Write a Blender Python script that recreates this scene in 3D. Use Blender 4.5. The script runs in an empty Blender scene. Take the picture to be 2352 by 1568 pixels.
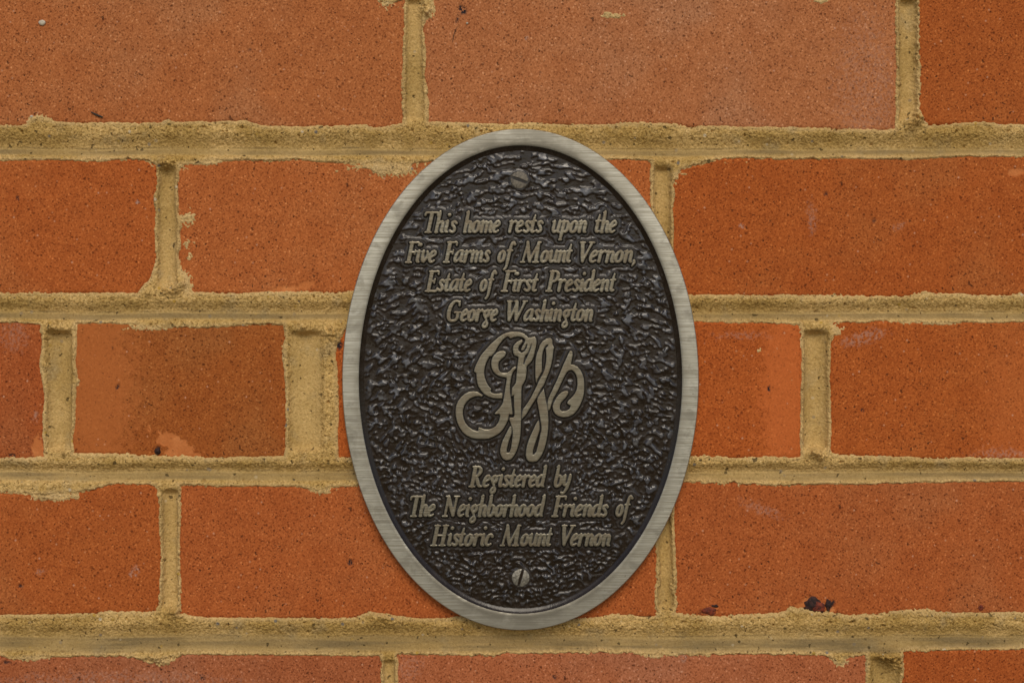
import bpy, math, random
import numpy as np
from mathutils import Vector

random.seed(7)
scene = bpy.context.scene
col = scene.collection

# ------------------------------------------------------------------ camera, sky, sun, exposure
WIDE = 0.5                       # the view is half a metre wide at the wall face
S = WIDE / 2352.0                # metres per drawing unit
DIST = WIDE * 50.0 / 36.0
cam_d = bpy.data.cameras.new('camera'); cam = bpy.data.objects.new('camera', cam_d); col.objects.link(cam)
cam_d.lens = 50; cam_d.sensor_width = 36; cam_d.clip_start = 0.01; cam_d.clip_end = 50
cam.location = (0, -DIST, 0); cam.rotation_euler = (math.radians(90), 0, 0)
scene.camera = cam

SUN_EL, SUN_AZ = 40.0, 3.0       # azimuth measured from straight in front of the wall
w = bpy.data.worlds.new('World'); scene.world = w; w.use_nodes = True
nt = w.node_tree; nt.nodes.clear()
out = nt.nodes.new('ShaderNodeOutputWorld'); bg = nt.nodes.new('ShaderNodeBackground')
sky = nt.nodes.new('ShaderNodeTexSky'); sky.sky_type = 'NISHITA'; sky.sun_disc = False
sky.sun_elevation = math.radians(SUN_EL); sky.sun_rotation = math.radians(180 - SUN_AZ)
sky.air_density = 1.0; sky.dust_density = 1.5; sky.ozone_density = 1.0
tc = nt.nodes.new('ShaderNodeTexCoord'); sx = nt.nodes.new('ShaderNodeSeparateXYZ')
mr = nt.nodes.new('ShaderNodeMapRange'); mr.inputs['From Min'].default_value = -0.06; mr.inputs['From Max'].default_value = 0.06
mx = nt.nodes.new('ShaderNodeMix'); mx.data_type = 'RGBA'
mx.inputs[6].default_value = (1.3, 1.12, .82, 1)       # light thrown back by the ground
bg.inputs['Strength'].default_value = 0.10
L = nt.links.new
L(tc.outputs['Generated'], sx.inputs[0]); L(sx.outputs['Z'], mr.inputs['Value'])
L(mr.outputs[0], mx.inputs[0]); L(sky.outputs[0], mx.inputs[7]); L(mx.outputs[2], bg.inputs['Color']); L(bg.outputs[0], out.inputs['Surface'])

sd_ = bpy.data.lights.new('sun', 'SUN'); sun = bpy.data.objects.new('sun', sd_); col.objects.link(sun)
sd_.energy = 1.35; sd_.angle = math.radians(30); sd_.color = (1.0, 0.90, 0.74)
a, e = math.radians(SUN_AZ), math.radians(SUN_EL)
sdir = Vector((math.sin(a) * math.cos(e), -math.cos(a) * math.cos(e), math.sin(e)))
sun.rotation_euler = sdir.to_track_quat('Z', 'Y').to_euler()
sun.location = sdir * 3

scene.view_settings.view_transform = 'Standard'; scene.view_settings.look = 'None'
scene.view_settings.gamma = 1.0; scene.view_settings.use_curve_mapping = False
scene.view_settings.exposure = 0.06
scene.cycles.max_bounces = 5

# ------------------------------------------------------------------ helpers
def X(u): return (u - 1176.0) * S
def Z(v): return (784.0 - v) * S

def hash2(ix, iy, seed):
    h = (ix.astype(np.int64) * 374761393 + iy.astype(np.int64) * 668265263 + seed * 974711) & 0x7fffffff
    h = ((h ^ (h >> 13)) * 1274126177) & 0x7fffffff
    return (h ^ (h >> 16)) & 0xffff

def perlin(x, y, seed=0):
    x = np.asarray(x, float); y = np.asarray(y, float)
    ix = np.floor(x).astype(np.int64); iy = np.floor(y).astype(np.int64)
    fx = x - ix; fy = y - iy
    ux = fx * fx * fx * (fx * (fx * 6 - 15) + 10); uy = fy * fy * fy * (fy * (fy * 6 - 15) + 10)
    def g(dx, dy):
        ang = hash2(ix + dx, iy + dy, seed) * (2 * math.pi / 65536.0)
        return np.cos(ang) * (fx - dx) + np.sin(ang) * (fy - dy)
    a0 = g(0, 0) * (1 - ux) + g(1, 0) * ux
    a1 = g(0, 1) * (1 - ux) + g(1, 1) * ux
    return (a0 * (1 - uy) + a1 * uy) * 1.5

def sstep(lo, hi, v):
    t = np.clip((v - lo) / (hi - lo), 0, 1); return t * t * (3 - 2 * t)

def seg_dist(px, py, ax, ay, bx, by, ra=0.0, rb=0.0):
    dx, dy = bx - ax, by - ay; q = dx * dx + dy * dy + 1e-9
    t = np.clip(((px - ax) * dx + (py - ay) * dy) / q, 0, 1)
    return np.hypot(px - ax - t * dx, py - ay - t * dy) - (ra + (rb - ra) * t)

def poly_sdf(px, py, loops):
    """signed distance, negative inside (even-odd over the loops)"""
    d = np.full(px.shape, 1e9); ins = np.zeros(px.shape, bool)
    for lp in loops:
        n = len(lp)
        for i in range(n):
            ax, ay = lp[i]; bx, by = lp[(i + 1) % n]
            d = np.minimum(d, seg_dist(px, py, ax, ay, bx, by))
            if ay != by:
                ins ^= ((ay > py) != (by > py)) & (px < (bx - ax) * (py - ay) / (by - ay) + ax)
    return np.where(ins, -d, d)

def catmull(pts, n=6, closed=False):
    P = np.array(pts, float); m = len(P); res = []
    if m < 3 and not closed: return P
    rng = range(m) if closed else range(m - 1)
    for i in rng:
        p1, p2 = P[i], P[(i + 1) % m]
        p0 = P[i - 1] if (closed or i > 0) else 2 * p1 - p2
        p3 = P[(i + 2) % m] if (closed or i + 2 < m) else 2 * p2 - p1
        for k in range(n):
            t = k / n
            res.append(0.5 * (2 * p1 + (p2 - p0) * t + (2 * p0 - 5 * p1 + 4 * p2 - p3) * t * t + (3 * p1 - p0 - 3 * p2 + p3) * t ** 3))
    if not closed: res.append(P[-1])
    return np.array(res)

def mesh_np(name, verts, quads, material, parent=None, attrs=None, smooth=True):
    me = bpy.data.meshes.new(name)
    nv, nq = len(verts), len(quads)
    me.vertices.add(nv); me.vertices.foreach_set('co', np.ascontiguousarray(verts, np.float32).ravel())
    me.loops.add(nq * 4); me.loops.foreach_set('vertex_index', np.ascontiguousarray(quads, np.int32).ravel())
    me.polygons.add(nq); me.polygons.foreach_set('loop_start', np.arange(0, nq * 4, 4, dtype=np.int32))
    me.polygons.foreach_set('loop_total', np.full(nq, 4, np.int32))
    me.polygons.foreach_set('use_smooth', np.full(nq, smooth, bool))
    me.update(calc_edges=True)
    for k, v in (attrs or {}).items():
        at = me.attributes.new(k, 'FLOAT', 'POINT'); at.data.foreach_set('value', np.ascontiguousarray(v, np.float32))
    me.materials.append(material)
    o = bpy.data.objects.new(name, me); col.objects.link(o)
    if parent: o.parent = parent
    return o

def grid_mesh(name, U, V, H, keep, material, parent, attrs=None, origin=(0, 0, 0)):
    """height field over drawing coordinates U, V (2-D arrays); H metres towards the viewer"""
    r, c = U.shape
    kq = keep[:-1, :-1] & keep[1:, :-1] & keep[:-1, 1:] & keep[1:, 1:]
    idx = np.arange(r * c).reshape(r, c)
    q = np.stack([idx[:-1, :-1][kq], idx[1:, :-1][kq], idx[1:, 1:][kq], idx[:-1, 1:][kq]], 1)
    used = np.zeros(r * c, bool); used[q.ravel()] = True
    remap = np.cumsum(used) - 1
    vs = np.stack([X(U).ravel() - origin[0], -H.ravel() - origin[1], Z(V).ravel() - origin[2]], 1)[used]
    o = mesh_np(name, vs, remap[q], material, parent, {k: v.ravel()[used] for k, v in (attrs or {}).items()})
    o.location = origin
    return o

def revolve(name, rings, material, parent, n=256, close_front=False):
    """rings: list of (a, b, h) ellipse half axes in metres and height"""
    vs = []
    for (ra, rb, h) in rings:
        for k in range(n):
            t = 2 * math.pi * k / n
            vs.append((ra * math.cos(t), -h, rb * math.sin(t)))
    q = []
    for i in range(len(rings) - 1):
        for k in range(n):
            k2 = (k + 1) % n
            q.append((i * n + k, i * n + k2, (i + 1) * n + k2, (i + 1) * n + k))
    return mesh_np(name, np.array(vs), np.array(q), material, parent)

def lump(name, u, v, h, ru, rv, rh, material, parent, seed, amp=0.25):
    """small irregular stone set in or on the wall"""
    n, m = 20, 12; vs = []
    for i in range(m + 1):
        ph = math.pi * i / m
        for k in range(n):
            th = 2 * math.pi * k / n
            d = (math.sin(ph) * math.cos(th), math.cos(ph), math.sin(ph) * math.sin(th))
            f = 1 + amp * float(perlin(d[0] * 1.7 + 9 + seed, d[2] * 1.7 + d[1] * 1.3 + 5, seed)) + amp * .5 * float(perlin(d[0] * 4 + seed, d[2] * 4 + d[1] * 3, seed + 3))
            vs.append((d[0] * ru * S * f, -d[1] * rh * f, d[2] * rv * S * f))
    q = [(i * n + k, i * n + (k + 1) % n, (i + 1) * n + (k + 1) % n, (i + 1) * n + k) for i in range(m) for k in range(n)]
    o = mesh_np(name, np.array(vs), np.array(q), material, parent)
    o.location = (X(u), -h, Z(v))
    return o

def thing(name, label, cat, loc=(0, 0, 0), kind='thing'):
    o = bpy.data.objects.new(name, None); col.objects.link(o); o.location = loc; o.empty_display_size = .02
    o['label'] = label; o['category'] = cat; o['kind'] = kind
    return o

# ------------------------------------------------------------------ node material helper
class NM:
    def __init__(self, name):
        self.m = bpy.data.materials.new(name); self.m.use_nodes = True
        self.t = self.m.node_tree; self.t.nodes.clear()
        self.out = self.t.nodes.new('ShaderNodeOutputMaterial'); self.b = self.t.nodes.new('ShaderNodeBsdfPrincipled')
        self.t.links.new(self.b.outputs[0], self.out.inputs['Surface'])
    def n(self, typ, **kw):
        nd = self.t.nodes.new(typ)
        for k, v in kw.items(): setattr(nd, k, v)
        return nd
    def put(self, sock, v):
        if hasattr(v, 'is_output') or isinstance(v, bpy.types.NodeSocket): self.t.links.new(v, sock)
        else: sock.default_value = v
    def noise(self, vec, scale, detail=2.0, rough=.5, dist=0.0):
        nd = self.n('ShaderNodeTexNoise'); self.put(nd.inputs['Vector'], vec)
        nd.inputs['Scale'].default_value = scale; nd.inputs['Detail'].default_value = detail
        nd.inputs['Roughness'].default_value = rough; nd.inputs['Distortion'].default_value = dist
        return nd.outputs['Fac']
    def voro(self, vec, scale):
        nd = self.n('ShaderNodeTexVoronoi'); self.put(nd.inputs['Vector'], vec); nd.inputs['Scale'].default_value = scale
        return nd.outputs['Distance'], nd.outputs['Color']
    def rng(self, v, a, b, c=0.0, d=1.0, smooth=True):
        nd = self.n('ShaderNodeMapRange'); nd.interpolation_type = 'SMOOTHSTEP' if smooth else 'LINEAR'
        self.put(nd.inputs['Value'], v)
        for k, x in zip(('From Min', 'From Max', 'To Min', 'To Max'), (a, b, c, d)): nd.inputs[k].default_value = x
        return nd.outputs[0]
    def math(self, op, a, b=0.0, c=0.0):
        nd = self.n('ShaderNodeMath', operation=op)
        for i, x in enumerate((a, b, c)): self.put(nd.inputs[i], x)
        return nd.outputs[0]
    def mix(self, f, a, b, mode='MIX'):
        nd = self.n('ShaderNodeMix', data_type='RGBA', blend_type=mode)
        self.put(nd.inputs[0], f); self.put(nd.inputs[6], a); self.put(nd.inputs[7], b)
        return nd.outputs[2]
    def attr(self, name):
        nd = self.n('ShaderNodeAttribute', attribute_name=name); return nd.outputs['Fac']
    def coord(self):
        # turned off the axes so the noise lattice never lines up with the flat faces
        nd = self.n('ShaderNodeMapping'); self.put(nd.inputs['Vector'], self.n('ShaderNodeTexCoord').outputs['Object'])
        nd.inputs['Rotation'].default_value = (.71, .43, .92); nd.inputs['Location'].default_value = (1.37, 2.11, .83)
        return nd.outputs[0]
    def scaled(self, vec, sx, sy, sz):
        nd = self.n('ShaderNodeMapping'); self.put(nd.inputs['Vector'], self.n('ShaderNodeTexCoord').outputs['Object'])
        nd.inputs['Location'].default_value = (.37, 2.313, .771); nd.inputs['Rotation'].default_value = (0, .012, 0); nd.inputs['Scale'].default_value = (sx, sy, sz)
        return nd.outputs[0]
    def bump(self, h, dist, strength=1.0, normal=None):
        nd = self.n('ShaderNodeBump'); nd.inputs['Strength'].default_value = strength; nd.inputs['Distance'].default_value = dist
        self.put(nd.inputs['Height'], h)
        if normal is not None: self.put(nd.inputs['Normal'], normal)
        return nd.outputs[0]

def lin(r, g, b):
    f = lambda c: (c / 255 / 12.92) if c / 255 <= .04045 else ((c / 255 + .055) / 1.055) ** 2.4
    return (f(r), f(g), f(b), 1.0)

# ---- brick
def brick_material():
    M = NM('fired_brick'); v = M.coord()
    base = M.n('ShaderNodeObjectInfo').outputs['Color']
    lowf = M.noise(v, 14, 3, .6); midf = M.noise(v, 110, 3, .6)
    pink = M.mix(1.0, base, (.98, 1.20, 1.55, 1), 'MULTIPLY')
    c = M.mix(M.rng(lowf, .44, .66, 0, .7), base, pink)
    dk = M.mix(1.0, c, (.80, .72, .66, 1), 'MULTIPLY')
    c = M.mix(M.rng(midf, .40, .66, 0, .42), c, dk)
    skin = M.attr('skin')
    c = M.mix(M.math('MULTIPLY', skin, .85), c, M.mix(1.0, base, (1.26, 1.36, 1.75, 1), 'MULTIPLY'))
    # sandy grain: darker and lighter grains, pits, pale grit
    keep = M.math('SUBTRACT', 1.0, M.math('MULTIPLY', skin, .75))
    g1 = M.noise(v, 1000, 3, .75)
    lum = M.noise(v, 45, 3, .6)
    dens0 = M.rng(lum, .35, .65, .8, 1.0)
    c = M.mix(M.math('MULTIPLY', M.math('MULTIPLY', M.rng(g1, .51, .66, 0, .85), dens0), keep), c, M.mix(1.0, c, (.46, .38, .32, 1), 'MULTIPLY'))
    c = M.mix(M.math('MULTIPLY', M.rng(g1, .48, .34, 0, .85), keep), c, M.mix(1.0, c, (1.32, 1.52, 1.75, 1), 'MULTIPLY'))
    for sc, lo, hi, rad, colr, amt in ((820, .0, .30, .33, (.40, .32, .26, 1), .80), (640, .80, 1.0, .30, (1.42, 1.75, 2.2, 1), .80), (470, .0, .06, .28, (.28, .22, .19, 1), .75)):
        vd0, vc0 = M.voro(v, sc)
        s0 = M.n('ShaderNodeSeparateColor'); M.put(s0.inputs[0], vc0)
        pick = M.rng(s0.outputs[0], lo - .005, lo + .005) if lo > 0 else M.rng(s0.outputs[0], hi + .005, hi - .005)
        dot = M.math('MULTIPLY', M.math('MULTIPLY', M.rng(vd0, rad + .10, rad - .10), pick), keep)
        c = M.mix(M.math('MULTIPLY', dot, amt), c, M.mix(1.0, c, colr, 'MULTIPLY'))
    dens = M.noise(v, 28, 2, .5)
    pit = M.noise(v, 520, 1, .5)
    pth = M.math('MULTIPLY', M.rng(M.math('ADD', pit, M.math('MULTIPLY', dens, .26)),   .86, .92), M.math('SUBTRACT', 1.0, M.math('MULTIPLY', skin, .35)))
    c = M.mix(M.math('MULTIPLY', pth, .70), c, (.055, .018, .008, 1))
    vd, vc = M.voro(v, 420)
    sp = M.n('ShaderNodeSeparateColor'); M.put(sp.inputs[0], vc)
    grit = M.math('MULTIPLY', M.rng(vd, .26, .16), M.rng(sp.outputs[0], .93, .94))
    c = M.mix(M.math('MULTIPLY', grit, .75), c, M.mix(sp.outputs[1], (.62, .34, .22, 1), (.58, .22, .08, 1)))
    vd2, vc2 = M.voro(v, 130)
    sp2 = M.n('ShaderNodeSeparateColor'); M.put(sp2.inputs[0], vc2)
    big = M.math('MULTIPLY', M.rng(vd2, .17, .11), M.rng(sp2.outputs[0], .984, .990))
    c = M.mix(M.math('MULTIPLY', big, .8), c, M.mix(M.rng(sp2.outputs[1], .45, .55), (.03, .022, .022, 1), (.55, .36, .27, 1)))
    chip = M.attr('chip')
    c = M.mix(M.math('MULTIPLY', chip, .75), c, M.mix(M.rng(midf, .35, .65), (.74, .27, .085, 1), (.62, .20, .055, 1)))
    bloom = M.attr('bloom')
    bl = M.math('MULTIPLY', M.math('MULTIPLY', bloom, .55), M.rng(M.noise(v, 700, 2, .6), .42, .58))
    c = M.mix(bl, c, (.52, .36, .28, 1))
    soot = M.attr('soot')
    c = M.mix(M.math('MULTIPLY', soot, M.rng(M.noise(v, 800, 2, .6), .36, .50)), c, (.022, .018, .020, 1))
    M.put(M.b.inputs['Base Color'], c); M.b.inputs['Roughness'].default_value = .92
    M.b.inputs['Specular IOR Level'].default_value = .2
    hgt = M.math('SUBTRACT', M.math('MULTIPLY', g1, .5), M.math('MULTIPLY', pth, .5))
    hgt = M.math('MULTIPLY', hgt, keep)
    M.put(M.b.inputs['Normal'], M.bump(hgt, .0011, .75))
    return M.m

# ---- mortar
def mortar_material():
    M = NM('sand_mortar'); v = M.coord()
    tooled = M.attr('tooled'); dirt = M.attr('dirt'); film = M.attr('film')
    lowf = M.noise(v, 30, 4, .65)
    c = M.mix(M.rng(lowf, .36, .64), (.64, .412, .145, 1), (.47, .288, .080, 1))
    c = M.mix(M.rng(M.noise(v, 75, 3, .6), .55, .75, 0, .5), c, (.36, .27, .14, 1))
    c = M.mix(M.math('MULTIPLY', tooled, .30), c, (.45, .325, .145, 1))
    g1 = M.noise(v, 820, 2, .7)
    rough = M.math('SUBTRACT', 1.0, M.math('MULTIPLY', tooled, .62))
    c = M.mix(M.math('MULTIPLY', M.rng(g1, .50, .66, 0, .7), rough), c, M.mix(1.0, c, (.50, .43, .33, 1), 'MULTIPLY'))
    c = M.mix(M.math('MULTIPLY', M.rng(g1, .47, .34, 0, .7), rough), c, M.mix(1.0, c, (1.38, 1.42, 1.62, 1), 'MULTIPLY'))
    streak = M.noise(M.scaled(v, 25, 60, 520), 1.0, 3, .6)
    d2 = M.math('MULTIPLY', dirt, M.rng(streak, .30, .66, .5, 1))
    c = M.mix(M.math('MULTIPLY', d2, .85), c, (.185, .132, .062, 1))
    c = M.mix(M.math('MULTIPLY', film, .65), c, (.70, .48, .22, 1))
    pit = M.noise(v, 380, 1, .5)
    p = M.rng(pit, .70, .75)
    c = M.mix(M.math('MULTIPLY', p, .75), c, (.05, .034, .012, 1))
    for sc, lo, hi, rad, colr, amt in ((850, .0, .20, .33, (.42, .36, .28, 1), .75), (700, .78, 1.0, .32, (1.30, 1.36, 1.55, 1), .75)):
        vd0, vc0 = M.voro(v, sc)
        s0 = M.n('ShaderNodeSeparateColor'); M.put(s0.inputs[0], vc0)
        pick = M.rng(s0.outputs[0], lo - .005, lo + .005) if lo > 0 else M.rng(s0.outputs[0], hi + .005, hi - .005)
        dot = M.math('MULTIPLY', M.math('MULTIPLY', M.rng(vd0, rad + .10, rad - .10), pick), rough)
        c = M.mix(M.math('MULTIPLY', dot, amt), c, M.mix(1.0, c, colr, 'MULTIPLY'))
    vd, vc = M.voro(v, 300)
    sp = M.n('ShaderNodeSeparateColor'); M.put(sp.inputs[0], vc)
    grit = M.math('MULTIPLY', M.rng(vd, .30, .20), M.rng(sp.outputs[0], .925, .935))
    gc = M.mix(M.rng(sp.outputs[1], .62, .68), M.mix(M.rng(sp.outputs[1], .25, .3), (.66, .54, .36, 1), (.50, .30, .045, 1)), (.17, .165, .16, 1))
    c = M.mix(M.math('MULTIPLY', M.math('MULTIPLY', grit, rough), .8), c, gc)
    M.put(M.b.inputs['Base Color'], c); M.b.inputs['Roughness'].default_value = .95
    M.b.inputs['Specular IOR Level'].default_value = .15
    hgt = M.math('MULTIPLY', M.math('SUBTRACT', g1, M.math('MULTIPLY', p, .6)), rough)
    M.put(M.b.inputs['Normal'], M.bump(hgt, .0016, .8))
    return M.m

# ---- metals and paint
def metal_nodes(M, colour, dark, seed=0.0, wear_and_reflection=None):
    v = M.coord()
    st = M.noise(M.scaled(v, 28, 400, 2300), 1.0, 4, .7)
    st2 = M.noise(M.scaled(v, 90, 400, 5200), 1.0, 2, .6)
    blot = M.noise(M.scaled(v, .6, 1, 1), 130, 4, .66, .3)
    spots = M.noise(v, 700, 2, .6)
    c = M.mix(M.rng(st, .40, .60), colour, M.mix(1.0, colour, (.55, .53, .48, 1), 'MULTIPLY'))
    c = M.mix(M.rng(st2, .5, .75, 0, .5), c, M.mix(1.0, colour, (.62, .60, .55, 1), 'MULTIPLY'))
    tar_and_reflection = M.rng(blot, .42, .66)
    if wear_and_reflection is not None: tar_and_reflection = M.math('MAXIMUM', M.math('MULTIPLY', tar_and_reflection, .9), M.math('MULTIPLY', wear_and_reflection, M.rng(blot, .25, .60, .45, 1.0)))  # blotchy tarnish, plus the dark reflection painted on the rim
    c = M.mix(M.math('MULTIPLY', tar_and_reflection, .78), c, dark)
    c = M.mix(M.rng(spots, .70, .76, 0, .5), c, M.mix(1.0, dark, (.5, .45, .4, 1), 'MULTIPLY'))
    rgh = M.math('ADD', M.rng(st, .3, .7, .36, .50), M.math('MULTIPLY', tar_and_reflection, .14))
    bmp = M.bump(M.math('ADD', st, M.math('MULTIPLY', st2, .6)), .00010, .55)
    return c, rgh, bmp

def rim_material():
    M = NM('brushed_metal')
    c, r, b = metal_nodes(M, (.64, .61, .515, 1), (.25, .227, .175, 1), wear_and_reflection=M.attr('inner_and_reflection'))
    M.put(M.b.inputs['Base Color'], c); M.put(M.b.inputs['Roughness'], r); M.put(M.b.inputs['Normal'], b)
    M.b.inputs['Metallic'].default_value = .92
    return M.m

def letter_material():
    """brushed bare metal on the face, dark paint down the cast sides"""
    M = NM('raised_metal')
    c, r, b = metal_nodes(M, (.31, .277, .205, 1), (.20, .16, .105, 1))
    M.put(M.b.inputs['Base Color'], c); M.put(M.b.inputs['Roughness'], r); M.put(M.b.inputs['Normal'], b)
    M.b.inputs['Metallic'].default_value = .85
    p = M.n('ShaderNodeBsdfPrincipled')
    p.inputs['Base Color'].default_value = (.020, .0155, .011, 1); p.inputs['Roughness'].default_value = .42
    nz = M.noise(M.coord(), 900, 2, .6)
    f = M.rng(M.math('ADD', M.attr('edge'), M.math('MULTIPLY', M.math('SUBTRACT', nz, .5), 1.1)), -.5, .5)
    ms = M.n('ShaderNodeMixShader'); M.put(ms.inputs[0], f)
    M.t.links.new(M.b.outputs[0], ms.inputs[1]); M.t.links.new(p.outputs[0], ms.inputs[2])
    M.t.links.new(ms.outputs[0], M.out.inputs['Surface'])
    return M.m

def paint_material():
    M = NM('dark_paint'); v = M.coord()
    n1 = M.noise(v, 160, 3, .6); n2 = M.noise(v, 1100, 2, .6)
    c = M.mix(M.rng(n1, .35, .7), (.015, .0088, .0042, 1), (.023, .0145, .0085, 1))
    c = M.mix(M.rng(n2, .66, .74, 0, .5), c, (.13, .115, .10, 1))
    c = M.mix(M.math('MULTIPLY', M.attr('raised_grey'), M.rng(n2, .3, .6, .5, 1)), c, (.066, .066, .073, 1))
    M.put(M.b.inputs['Base Color'], c)
    M.put(M.b.inputs['Roughness'], M.rng(n1, .3, .7, .17, .30))
    M.put(M.b.inputs['Specular IOR Level'], M.rng(M.attr('raised_grey'), 0, .6, .38, .80))
    M.put(M.b.inputs['Normal'], M.bump(M.noise(v, 700, 3, .6), .00012, .5))
    return M.m

def plain(name, colour, rough=.7, metal=0.0, var=.35, scale=500, bd=.0004):
    M = NM(name); v = M.coord(); n = M.noise(v, scale, 3, .6)
    c = M.mix(M.rng(n, .35, .65), colour, M.mix(1.0, colour, (1 - var, 1 - var, 1 - var, 1), 'MULTIPLY'))
    M.put(M.b.inputs['Base Color'], c); M.b.inputs['Roughness'].default_value = rough; M.b.inputs['Metallic'].default_value = metal
    M.put(M.b.inputs['Normal'], M.bump(n, bd, .6))
    return M.m

MB, MM = brick_material(), mortar_material()
M_RIM, M_LET, M_PAINT = rim_material(), letter_material(), paint_material()

# ------------------------------------------------------------------ the brick wall
wall = thing('brick_wall', 'orange-red brick wall with sandy yellow mortar joints behind the oval plaque', 'wall')

# visible outline of every brick face, clockwise from its upper left corner
BR = {}
BR['A1'] = ([(-146,-14),(200,-12),(600,-14),(860,-12),(872,4),(905,8),(928,2),(928,30),(926,60),(925,150),(922,230),(926,284),
    (880,293),(820,288),(776,289),(740,288),(700,292),(600,288),(580,281),(560,277),(500,279),(400,281),(385,275),(370,283),(300,283),
    (200,281),(130,281),(120,275),(90,268),(68,272),(60,285),(0,286),(-146,284)], (187,98,62), 'dusty')
BR['A2'] = ([(996,-12),(1300,-14),(1700,-12),(1870,-6),(1895,3),(1920,-8),(2057,-12),(2058,100),(2059,200),(2060,250),(2056,296),(2030,299),(1960,297),
    (1900,294),(1860,293),(1780,292),(1700,292),(1660,290),(1580,290),(1550,283),(1440,282),(1400,287),(1320,285),(1260,282),(1200,283),(1120,284),
    (1060,283),(1010,281),(984,281),(984,235),(980,200),(976,150),(979,120),(976,95),(973,70),(975,48),(992,25)], (189,104,72), 'dusty')
BR['A3'] = ([(2112,-12),(2500,-12),(3150,-12),(3150,285),(2352,286),(2300,285),(2260,280),(2200,283),(2128,286),(2122,270),(2113,250),(2113,200),(2112,120),(2114,60)], (180,84,42), '')
BR['B1'] = ([(-710,368),(0,369),(100,367),(200,370),(300,367),(340,373),(355,381),(360,420),(352,460),(358,500),(355,530),(357,600),(352,620),(345,640),(325,660),(316,674),
    (250,672),(150,671),(100,674),(0,673),(-710,674)], (186,87,45), '')
BR['B2'] = ([(412,378),(450,376),(480,370),(530,370),(560,368),(620,372),(680,367),(750,372),(800,375),(850,375),(940,378),(1000,371),(1100,371),(1402,366),(1494,370),
    (1494,420),(1496,470),(1497,560),(1497,678),(1200,676),(800,668),(760,672),(700,670),(620,671),(560,673),(470,672),(428,672),(430,660),(428,635),(416,620),(411,590),(414,560),(412,530),
    (418,520),(412,500),(408,470),(408,430)], (190,94,54), '')
BR['B3'] = ([(1552,405),(1560,392),(1570,385),(1620,378),(1640,370),(1660,364),(1800,366),(1900,363),(2000,365),(2100,366),(2150,363),(2250,358),(2352,362),(2630,362),(2630,674),
    (2352,672),(2300,678),(2200,674),(2110,673),(2080,679),(2000,680),(1850,678),(1700,678),(1590,677),(1548,676),(1546,560),(1547,500),(1547,420)], (182,83,40), '')
BR['C1'] = ([(-390,742),(0,740),(60,744),(90,747),(92,770),(95,800),(90,840),(98,880),(102,920),(98,960),(98,1000),(102,1050),(0,1052),(-390,1050)], (176,80,44), 'dusty')
BR['C2'] = ([(175,741),(230,742),(310,744),(330,752),(400,752),(480,752),(560,747),(650,745),(653,760),(652,790),(649,820),(654,860),(658,920),(655,980),(656,1030),(653,1048),
    (560,1049),(480,1052),(420,1048),(340,1047),(250,1042),(169,1041),(168,1000),(172,960),(172,890),(184,875),(178,868),(173,840),(174,780)], (170,82,40), '')
BR['C3'] = ([(781,780),(800,748),(1000,744),(1300,742),(1600,739),(1700,742),(1800,743),(1837,745),(1840,780),(1842,820),(1840,900),(1838,1000),(1838,1049),(1700,1050),(1600,1047),(1200,1049),(779,1050),
    (778,1040),(775,1000),(778,960),(777,900),(774,830),(772,792)], (187,84,40), '')
BR['C4'] = ([(1914,742),(2000,738),(2100,741),(2200,741),(2352,740),(2980,741),(2980,1052),(2352,1052),(2200,1051),(2100,1050),(2000,1048),(1910,1041),(1906,1030),(1910,1000),(1908,950),(1910,900),(1906,850),(1908,800),(1918,765)], (184,84,40), '')
BR['D1'] = ([(-710,1131),(0,1131),(60,1134),(100,1138),(140,1133),(200,1128),(235,1120),(260,1113),(300,1112),(340,1113),(360,1118),(364,1140),(366,1170),(365,1200),(368,1280),(368,1340),(364,1380),(356,1400),(348,1405),
    (240,1404),(200,1408),(160,1410),(0,1411),(-710,1411)], (182,85,44), '')
BR['D2'] = ([(415,1115),(500,1117),(600,1116),(680,1117),(700,1122),(740,1128),(760,1118),(800,1116),(1000,1115),(1500,1113),(1506,1130),(1506,1250),(1507,1300),(1505,1414),(1420,1410),(1350,1420),(1060,1415),(1020,1419),
    (960,1420),(900,1412),(850,1405),(810,1418),(776,1420),(700,1417),(560,1419),(480,1418),(430,1412),(415,1408),(414,1300),(414,1200)], (185,87,48), '')
BR['D3'] = ([(1548,1108),(1580,1106),(1640,1108),(1720,1112),(1800,1116),(1900,1110),(2000,1112),(2100,1108),(2200,1106),(2352,1105),(2620,1106),(2620,1406),(2352,1405),(2200,1408),(2120,1400),(2060,1402),(2020,1408),(1950,1412),
    (1906,1406),(1870,1400),(1850,1398),(1820,1395),(1800,1404),(1750,1410),(1650,1416),(1550,1408),(1552,1390),(1553,1300),(1550,1260),(1548,1200)], (183,86,48), 'dusty')
BR['E1'] = ([(-200,1505),(0,1505),(30,1514),(60,1508),(200,1507),(280,1508),(330,1515),(360,1517),(400,1510),(420,1502),(500,1503),(700,1504),(872,1506),(875,1560),(873,1650),(873,1808),(-200,1808)], (176,88,60), 'dusty')
BR['E2'] = ([(914,1503),(1000,1502),(1100,1505),(1130,1508),(1160,1500),(1400,1498),(1552,1503),(1680,1504),(1800,1502),(1890,1502),(1910,1515),(1935,1527),(1942,1510),(1987,1504),(1990,1530),(1992,1600),(1990,1808),(912,1808),(912,1600)], (184,94,66), 'dusty')
BR['E3'] = ([(2076,1495),(2200,1492),(2280,1494),(2352,1490),(3140,1492),(3140,1808),(2074,1808),(2074,1560)], (178,80,40), '')
# the courses just beyond the frame
BR['Z1'] = ([(-600,-390),(390,-390),(392,-90),(-600,-90)], (182,84,44), '')
BR['Z2'] = ([(440,-390),(1500,-390),(1500,-90),(440,-90)], (184,88,50), '')
BR['Z3'] = ([(1550,-390),(2600,-390),(2600,-90),(1550,-90)], (180,84,44), '')

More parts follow.
